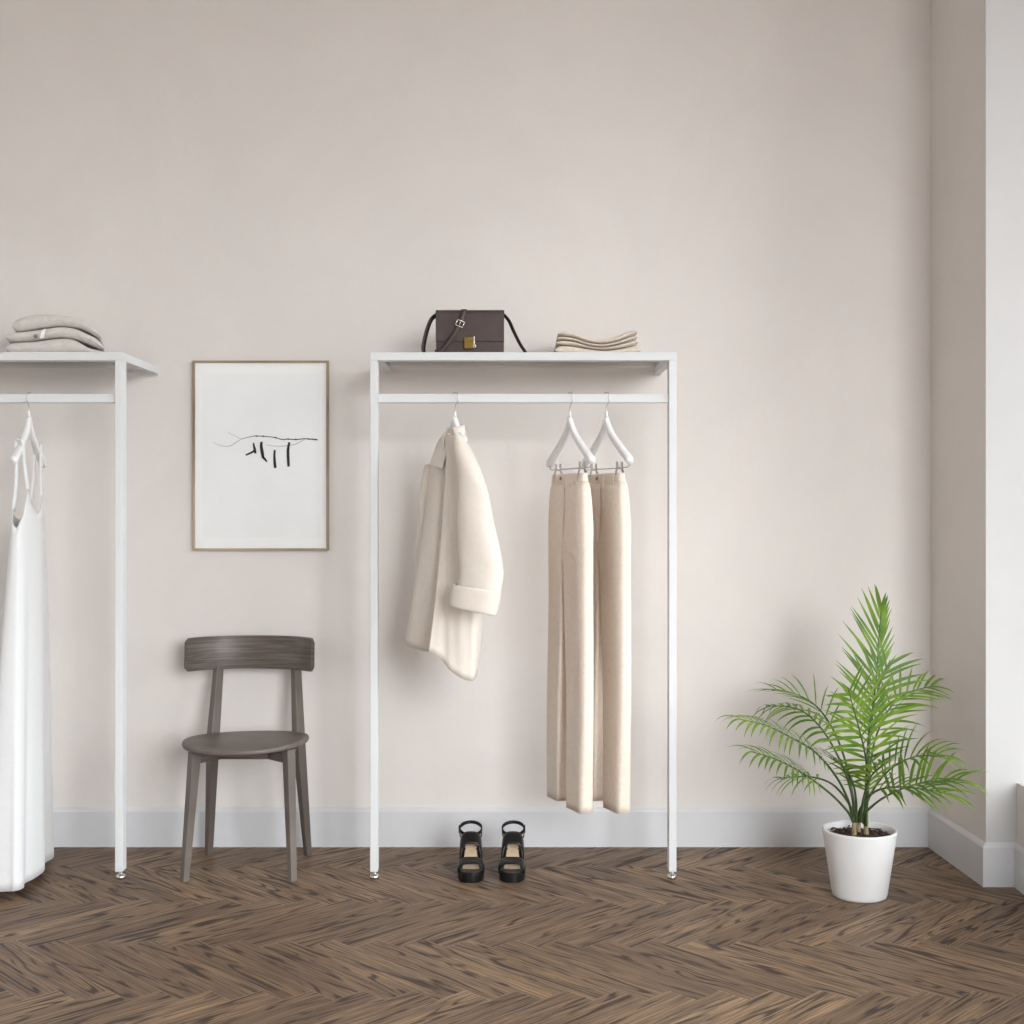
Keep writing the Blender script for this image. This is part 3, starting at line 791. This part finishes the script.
# ---------------------------------------------------------------- folded clothes
def pad(name, xs, tops, bots, d0, d1, mat, label, cat, group, skew=0, wob=.0):
    """folded garment whose front edge follows pixel profiles (top and underside) at depth d0"""
    xa, xb = xs[0], xs[-1]; NX, NY = 48, 22
    root = thing(name, label, cat, ((W((xa+xb)/2,0,d0)).x, (d0+d1)/2, SH), group)
    topv, botv = [], []
    for j in range(NY+1):
        s = j/NY
        y = d0 + (d1-d0)*(.5-.5*math.cos(math.pi*s)) if True else 0
        ey = min(1, math.sin(math.pi*(.5-.5*math.cos(math.pi*s)))*6) ** .45
        rt, rb = [], []
        for i in range(NX+1):
            q = .5-.5*math.cos(math.pi*i/NX); px = xa + (xb-xa)*q
            zt = W(0, smooth_interp(px, xs, tops), d0).z; zb = max(SH, W(0, smooth_interp(px, xs, bots), d0).z)
            zt = max(zt, zb+.002)
            ex = max(0, 1-abs(2*q-1)**14)**.5
            h = (zt-zb)/2*ey*ex; mid = (zt+zb)/2
            x = W(px,0,d0).x - skew*(y-d0)
            mid += wob*noise.noise(Vector((x*9, y*9, zb*30)))*(mid-SH)/.1
            if zb <= SH + .0005: mid = max(mid, SH + (h))
            rt.append(Vector((x,y,mid+h))); rb.append(Vector((x,y,mid-h)))
        topv.append(rt); botv.append(rb)
    n = NX+1; v = [p for r in topv for p in r]+[p for r in botv for p in r]; o = n*(NY+1); fc = []
    for j in range(NY):
        for i in range(NX):
            a = j*n+i; fc.append((a,a+1,a+n+1,a+n)); fc.append((o+a,o+a+n,o+a+n+1,o+a+1))
    for i in range(NX): fc.append((i,o+i,o+i+1,i+1)); a = NY*n+i; fc.append((a,a+1,o+a+1,o+a))
    for j in range(NY): a = j*n; fc.append((a,a+n,o+a+n,o+a)); a = j*n+NX; fc.append((a,o+a,o+a+n,a+n))
    ob = obj('folded_cloth', v, fc, mat, root)
    md = ob.modifiers.new('creases', 'SUBSURF'); md.levels = 1; md.render_levels = 1
    return root
GR = 'folded garments on the right rack shelf'
L0 = ([557,561,575,588,601,613,622,630,637],[335,331,334,339.2,340.2,338.2,334.2,331.6,331.6])
def lay(dy): return dy
R_x = [556,561,575,588,603,618,628,637,640]
edges = [[330.5,329.3,332.6,337.9,339.2,335,331,329.6,331],
         [336.5,335.8,337.8,342.2,343.7,341,337,334.6,336],
         [341,340,341.5,345.4,347,344.4,341.6,339.4,340],
         [345.5,345,346,348.4,350,348.8,346.6,344.8,345.5],
         [356]*9]
labs = ['topmost folded beige garment of the stack beside the handbag','second folded beige garment from the top, beside the handbag','third folded beige garment from the top, beside the handbag','lowest folded beige garment of the stack beside the handbag']
offs = [(2,-3),(1.5,-3),(0,-2),(-1,1)]
for k in range(4):
    xs = [x + (offs[k][0] if i == 0 else offs[k][1] if i == 8 else 0) for i, x in enumerate(R_x)]
    pad('folded_garment', xs, edges[k], [e_-.6 for e_ in edges[k+1]] if k < 3 else edges[4], 4.775-.003*k, 5.075, M['knit'], labs[k], 'folded clothes', GR)
GL = 'folded garments on the left rack shelf'
T = pad('folded_garment', [12,15,25,38,60,78,90,96,101],[320.5,319,315.8,313.6,314.4,317.8,323.6,328,332.5],[330.6,331.2,330.4,328,325.8,327.6,332.5,336.5,341],4.775,5.08,M['linen'],'topmost folded grey linen garment of the stack on the left rack shelf','folded clothes',GL,skew=.28)
Mi = pad('folded_garment', [5.5,8,18,30,45,60,76,88,96,104],[332.6,332,331.4,330.2,328.2,326.2,328.2,333.6,337.5,344.5],[341.4,341.6,341.2,340.4,338.4,337,339,343.5,347,352],4.770,5.085,M['linen'],'middle folded grey linen garment with small white label, left rack shelf','folded clothes',GL,skew=.28)
Bo = pad('folded_garment', [6,8,20,35,50,65,76,84,90,106],[342.4,342,341.5,340.7,338.8,337.6,339.8,344.5,347.6,351],[356]*10,4.768,5.085,M['linen'],'lowest folded grey linen garment of the stack on the left rack shelf','folded clothes',GL,skew=.28)
a = [W(45.5,328,4.764),W(43.5,338,4.764),W(39.5,338.5,4.764),W(41.5,331,4.764)]
obj('label_tag', a+[p+Vector((0,.002,0)) for p in a], [(0,1,2,3),(4,5,6,7),(0,1,5,4),(1,2,6,5),(2,3,7,6),(3,0,4,7)], M['label'], Mi, smooth=False)['label'] = 'small white label'
bt = W(36,336.3,4.766); MB().tube([bt,bt+Vector((0,-.003,0))], .0075, 14).build('button', M['button'], Mi)

# ---------------------------------------------------------------- sandals
def sandal(px, turn, mir, label):
    x0 = (px-VPX)*4.75/F; yt = 4.652        # toe tip depth
    r = thing('sandal', label, 'shoe', (x0, yt+.11, 0), 'black platform sandals')
    Lh = .225; ct, st = math.cos(turn), math.sin(turn)
    def g(x, y, z):   # local: y from the toe back
        yy = y-.11; x = x*mir
        return Vector((x0 + x*ct - yy*st, yt+.11 + x*st + yy*ct, z))
    def halfw(y):
        return smooth_interp(y, [0,.008,.03,.065,.11,.16,.20,.225], [.016,.030,.043,.047,.038,.032,.031,.020])
    def topz(y):
        return smooth_interp(y, [0,.04,.07,.11,.16,.20,.225],[.037,.036,.040,.062,.090,.100,.101])
    def botz(y):
        return smooth_interp(y, [0,.03,.075,.10,.14,.150,.152],[.0,.0,.0,.018,.050,.055,.0]) if y < .152 else 0
    m = MB(); rings = []
    ys = [0,.004,.012,.025,.045,.065,.078,.09,.105,.12,.135,.148]
    def sec(y, w, zb, zt):
        return [g(-w*.92,y,zb), g(w*.92,y,zb), g(w,y,zb+.004), g(w*1.0,y,zt-.006), g(w*.93,y,zt), g(-w*.93,y,zt), g(-w*1.0,y,zt-.006), g(-w,y,zb+.004)]
    for y in ys: rings.append(sec(y, halfw(y), botz(y), topz(y)))
    for y in (.165,.185,.205,.218,.225): rings.append(sec(y, halfw(y), topz(y)-.030, topz(y)))
    sole = m.loft(rings).build('platform_sole', M['shoe'], r, angle=50)
    hl = []
    for z, w, y0, y1 in ((0,.024,.168,.215),(.03,.025,.165,.217),(.075,.029,.158,.223)):
        hl.append([g(w*math.copysign(abs(math.cos(q))**.7,math.cos(q)), (y0+y1)/2+(y1-y0)/2*math.copysign(abs(math.sin(q))**.7,math.sin(q)), z) for q in [2*math.pi*k/20 for k in range(20)]])
    MB().loft(hl).build('heel', M['shoe'], r)
    rings = []
    for y in (.050,.053,.056,.08,.105,.13,.16,.19,.212,.22):
        w = halfw(y)*.64; z = topz(y)+.0005
        rings.append([g(-w,y,z), g(0,y,z+.001), g(w,y,z), g(w,y,z-.003), g(-w,y,z-.003)])
    MB().loft(rings).build('insole', M['insole'], r, smooth=False)['label'] = 'tan insole'
    def band(name, y0, y1, hgt, wx, dn=.024, lift0=0, tilt=0, zb=0, n=24):
        rr = []
        for k in range(n+1):
            an = math.pi*k/n; c = math.cos(an); s = math.sin(an)
            ring = []
            for q in range(5):
                y = y0 + (y1-y0)*q/4
                w = wx if wx else halfw(y)*1.02
                z = topz(y) - dn + lift0 + (hgt+dn)*s**.55 + tilt*(q/4)*s
                ring.append(g(-w*math.copysign(abs(c)**.55, c), y, z))
            rr.append(ring)
        return MB().loft(rr, closed=False, cap0=False, cap1=False).build(name, M['shoe'], r, solid=.004)
    band('toe_strap', .024, .066, .026, None, dn=.008, tilt=.010)
    band('instep_strap', .112, .152, .048, .040, tilt=.012)
    # ankle strap: a sloping loop
    pts = []
    for k in range(33):
        a = 2*math.pi*k/32
        pts.append(g(.041*math.sin(a), .182 + .036*math.cos(a)*1.0, .150+.016*math.cos(a)))
    an = MB().ribbon(pts[:-1]+[pts[0]], Vector((0,.15,1)), .012, .003).build('ankle_strap', M['shoe'], r)
    for s in (-1, 1):
        MB().ribbon(spline([g(.041*s,.182,.150), g(.040*s,.196,.125), g(.031*s,.21,.098)],4), Vector((0,1,.3)), .014, .003).build('heel_tab', M['shoe'], r)
    q = g(-.043, .172, .150)
    m = MB(); dx = (g(0,1,0)-g(0,0,0)); hz = .009; hy = .009
    c = [q-dx*hy+Vector((0,0,-hz)), q+dx*hy+Vector((0,0,-hz+.004)), q+dx*hy+Vector((0,0,hz+.004)), q-dx*hy+Vector((0,0,hz))]
    for i in range(4): m.tube([c[i], c[(i+1)%4]], .0025, 8)
    m.build('buckle', M['shoe'], an)
    return r
sandal(470.8, math.radians(2), 1, 'black platform sandal with ankle strap, left one of the pair')
sandal(512.5, math.radians(-2), -1, 'black platform sandal with ankle strap, right one of the pair')

# ---------------------------------------------------------------- potted palm
PX, PY = (859.5-VPX)*4.5/F, 4.5
palm = thing('potted_palm', 'green feathery palm in a white pot standing in the right corner', 'plant', (PX, PY, 0))
MB().lathe([(.01,.0),(.086,0),(.091,.003),(.094,.012),(.1255,.224),(.1262,.229),(.1245,.232),(.1185,.232),(.117,.229),(.114,.205),(.112,.195)], (PX,PY,0), 72, cap1=False).build('pot', M['pot'], palm)['label'] = 'smooth white pot'
m = MB(); rings = []
for r_ in [.002,.015,.03,.045,.06,.075,.09,.105,.1135]:
    ring = []
    for k in range(60):
        a = 2*math.pi*k/60; x, y = r_*math.cos(a), r_*math.sin(a)
        z = .206 + .007*noise.noise(Vector((x*70,y*70,0))) + .006*noise.noise(Vector((x*160,y*160,4))) + .004*(1-(r_/.11)**2)
        ring.append((PX+x,PY+y,z))
    rings.append(ring)
m.loft(rings, cap1=False)
for k in range(150):      # bark chips
    a, q = random.random()*6.283, .108*math.sqrt(random.random())
    c = Vector((PX+q*math.cos(a), PY+q*math.sin(a), .211+random.random()*.004))
    d = Vector((random.uniform(-1,1),random.uniform(-1,1),random.uniform(-.4,.4))).normalized()*random.uniform(.004,.010)
    e_ = d.cross(Vector((0,0,1))).normalized()*random.uniform(.002,.005); h = Vector((0,0,random.uniform(.002,.004)))
    m.add([c-d-e_,c+d-e_*.6,c+d*.8+e_,c-d+e_*.8,c-d*.8-e_+h,c+d*.9-e_*.5+h,c+d*.7+e_+h,c-d+e_*.6+h],[(0,1,2,3),(4,5,6,7),(0,1,5,4),(1,2,6,5),(2,3,7,6),(3,0,4,7)])
m.build('soil', M['soil'], palm, smooth=False)['label'] = 'dark bark soil'
for (bxp, d) in ((854,4.47),(858.5,4.53),(866,4.50)):
    a = W(bxp, 836, d); a.z = .195
    MB().tube(spline([a, a+Vector((0,0,.05)), a+Vector((.003,0,.085))],4), [.0095,.009,.009,.0085,.008,.008,.007,.006,.005], 10).build('cane', M['cane'], palm)

def frond(ctrl, n, l0, lmax, l1, ang0, ang1, droop, start=.3, flat=.25, up=None, wid=0.0048, side=(1,1), lm=(1,1), am=(1,1)):
    """ctrl: (px,py,depth) of the stem; n leaflets a side between start and the tip"""
    path = spline([W(*p) for p in ctrl], 10); N = len(path)
    ln = [0]
    for i in range(1, N): ln.append(ln[-1] + (path[i]-path[i-1]).length)
    tot = ln[-1]
    def at(s):
        q = s*tot
        for i in range(1, N):
            if ln[i] >= q:
                t = (q-ln[i-1])/max(1e-9, ln[i]-ln[i-1]); return path[i-1].lerp(path[i], t), (path[i]-path[i-1]).normalized()
        return path[-1], (path[-1]-path[-2]).normalized()
    mb = MB()
    for k in range(n):
        for sgn in (-1, 1):
            if not side[0 if sgn < 0 else 1]: continue
            f_ = (k + (.25 if sgn > 0 else 0) + random.uniform(-.18,.18))/n
            s = min(.998, max(start, start + (1-start)*f_))
            p, T = at(s)
            U = Vector(up) if up else Vector((0,-.35,1))
            Sd = T.cross(U).normalized(); Nn = Sd.cross(T).normalized()
            ang = math.radians(ang0 + (ang1-ang0)*f_ + random.uniform(-5,5))
            q_ = 0 if sgn < 0 else 1; ang *= am[q_]
            length = lm[q_]*smooth_interp(f_, [0,.35,.75,1.0],[l0,lmax,lmax*.85,l1])*random.uniform(.9,1.08)
            D = (T*math.cos(ang) + Sd*sgn*math.sin(ang) + Nn*flat*random.uniform(.6,1.3)).normalized()
            wv = D.cross(Nn).normalized()
            pts, K = [p], 7
            cur, dd = p.copy(), D.copy()
            dr = droop*random.uniform(.7,1.3)
            for q in range(K):
                cur = cur + dd*length/K; pts.append(cur.copy())
                dd = (dd + Vector((0,0,-dr/K*(.6+.8*q/K)))).normalized()
            w = wid*random.uniform(.85,1.15)
            prof = [.45,.85,1,1,.92,.72,.42,.06]
            v, fc = [], []
            for q, pt in enumerate(pts):
                nrm = Nn*(.22*w*prof[q])
                v += [pt-wv*w*prof[q]-(-nrm), pt, pt+wv*w*prof[q]+nrm]
            for q in range(K):
                a = q*3; fc += [(a,a+1,a+4,a+3),(a+1,a+2,a+5,a+4)]
            mb.add(v, fc)
    fo = mb.build('frond', M['leaf'], palm)
    MB().tube(path, [.0048*(1-.78*i/(N-1))+.0004 for i in range(N)], 7).build('frond_stem', M['stem'], fo)
    return fo
# tall upright frond
frond([(865,826,4.50),(868,790,4.51),(869,750,4.53),(873,710,4.55),(877,670,4.57),(879,635,4.58),(882,602,4.575)], 20, .12,.175,.06, 52,16, .16, start=.42, flat=.05, up=(0,-1,.15), wid=.0048, lm=(1.1,.72), am=(1.1,.65))
# second, leaning to the viewer and left
frond([(866,826,4.49),(867,790,4.46),(866,760,4.42),(860,732,4.37),(853,707,4.31),(848,688,4.26)], 13, .15,.20,.10, 64,34, .38, start=.34, flat=.10, up=(.1,-1,.35), wid=.0060)
# third, right up towards the corner
frond([(866,824,4.53),(869,780,4.58),(875,740,4.64),(890,708,4.72),(910,692,4.79),(936,686,4.86)], 13, .12,.16,.08, 60,26, .60, start=.42, flat=.25, up=(0,-.7,.7), wid=.0048)
# centre right, leaves fanning right
frond([(864,824,4.50),(866,785,4.47),(868,745,4.45),(872,712,4.44),(880,684,4.45),(890,660,4.47)], 12, .15,.19,.09, 62,30, .42, start=.40, flat=.10, up=(-.1,-1,.25), wid=.0056)
# upper left, dark hanging leaflets
frond([(854,822,4.50),(852,795,4.50),(842,765,4.52),(826,735,4.56),(808,715,4.60),(790,707,4.64),(766,706,4.69)], 11, .10,.13,.11, 70,26, 1.7, start=.52, flat=.0, wid=.0052)
# long left
frond([(853,822,4.48),(848,800,4.46),(835,775,4.43),(815,752,4.40),(792,738,4.37),(765,725,4.34),(738,719,4.31)], 16, .085,.125,.11, 70,24, 1.6, start=.42, flat=.22, wid=.0048)
# low left
frond([(853,822,4.46),(848,812,4.44),(832,795,4.40),(810,778,4.36),(790,766,4.33),(770,757,4.31),(752,752,4.29)], 13, .09,.12,.11, 70,24, 1.6, start=.48, flat=.22, wid=.0048)
# lowest left, behind
frond([(856,822,4.54),(848,802,4.56),(832,784,4.60),(812,777,4.65),(793,777,4.70),(778,779,4.74)], 6, .08,.12,.12, 66,24, 1.7, start=.55, flat=.1, wid=.0046)
# back left upper, thin
frond([(856,822,4.54),(850,780,4.58),(838,740,4.64),(820,710,4.72),(798,695,4.78),(772,690,4.84)], 9, .12,.16,.13, 50,16, .75, start=.55, flat=.25, wid=.0032)
# right, long arching
frond([(856,822,4.47),(862,806,4.44),(876,791,4.40),(898,787,4.36),(922,789,4.33),(948,793,4.31)], 11, .11,.15,.13, 58,20, .75, start=.42, flat=.15, wid=.0052)
# right, second: leaflets standing up from the stem
frond([(858,822,4.50),(868,810,4.48),(885,797,4.46),(910,786,4.44),(938,781,4.43),(958,783,4.42)], 13, .13,.18,.14, 78,24, 1.25, start=.40, flat=.55, wid=.0054)
# right, upper leaves
frond([(862,822,4.50),(868,800,4.46),(880,780,4.42),(896,765,4.38),(918,756,4.35),(942,757,4.33)], 12, .12,.16,.13, 76,24, 1.3, start=.42, flat=.55, wid=.0052)
# short centre ones low
frond([(856,822,4.46),(856,800,4.41),(852,780,4.34),(842,765,4.26),(830,758,4.20)], 9, .08,.12,.09, 60,28, .8, start=.42, flat=.25, wid=.0046)
frond([(860,822,4.46),(864,796,4.40),(872,775,4.33),(884,764,4.27)], 9, .09,.13,.10, 62,30, .7, start=.45, flat=.25, wid=.0048)

# ---------------------------------------------------------------- sky, camera
GLOW_AZ, GLOW_EL, GLOW_N, GLOW_S, GLOW_C = 22, 15, 8, 1.6, (.96, .98, 1.0)
w = bpy.data.worlds.new('overcast_sky'); S.world = w; w.use_nodes = True
t = NT(w); bg = t.n['Background']
sp = t.new('ShaderNodeSeparateXYZ'); t.l.new(t.new('ShaderNodeTexCoord').outputs['Generated'], sp.inputs[0])
fz = t.ramp(sp.outputs[2], -.05, .08)
hi = t.mix(t.ramp(sp.outputs[2], .0, .8), c4((.72, .77, .80)), c4((1.25, 1.33, 1.40)))
t.l.new(t.mix(fz, c4((.30, .285, .27)), hi), bg.inputs[0])
# thin cloud: the sky glows around the veiled sun, front right of the wall
az, el = math.radians(GLOW_AZ), math.radians(GLOW_EL)
dt = t.new('ShaderNodeVectorMath', operation='DOT_PRODUCT')
nv = t.new('ShaderNodeVectorMath', operation='NORMALIZE'); t.l.new(sp.inputs[0].links[0].from_socket, nv.inputs[0])
t.l.new(nv.outputs[0], dt.inputs[0]); dt.inputs[1].default_value = (math.sin(az)*math.cos(el), -math.cos(az)*math.cos(el), math.sin(el))
glow = t.m('POWER', t.m('MAXIMUM', dt.outputs['Value'], 0), GLOW_N)
glow = t.m('MULTIPLY', t.m('MULTIPLY', glow, fz), GLOW_S)
base_c = bg.inputs[0].links[0].from_socket
t.l.new(t.mix(1.0, base_c, t.mix(glow, c4((0,0,0)), c4(GLOW_C)), 'ADD'), bg.inputs[0])
for n in t.n:
    if n.type == 'MIX': n.clamp_factor = False; n.clamp_result = False
bg.inputs[1].default_value = 6.0

cam = bpy.data.cameras.new('camera'); co = bpy.data.objects.new('camera', cam); COL.objects.link(co)
cam.sensor_width = 36; cam.lens = 36*F/1024; cam.shift_y = -(512-VPY)/1024; cam.clip_start = .05
co.location = (0, 0, CAMH); co.rotation_euler = (math.radians(90), 0, 0)
S.camera = co
S.view_settings.view_transform = 'Standard'; S.view_settings.look = 'None'
S.view_settings.gamma = 1; S.view_settings.use_curve_mapping = False
S.view_settings.exposure = 0.76
S.cycles.use_denoising = True
S.cycles.max_bounces = 10; S.cycles.diffuse_bounces = 6
S.cycles.sample_clamp_indirect = 8
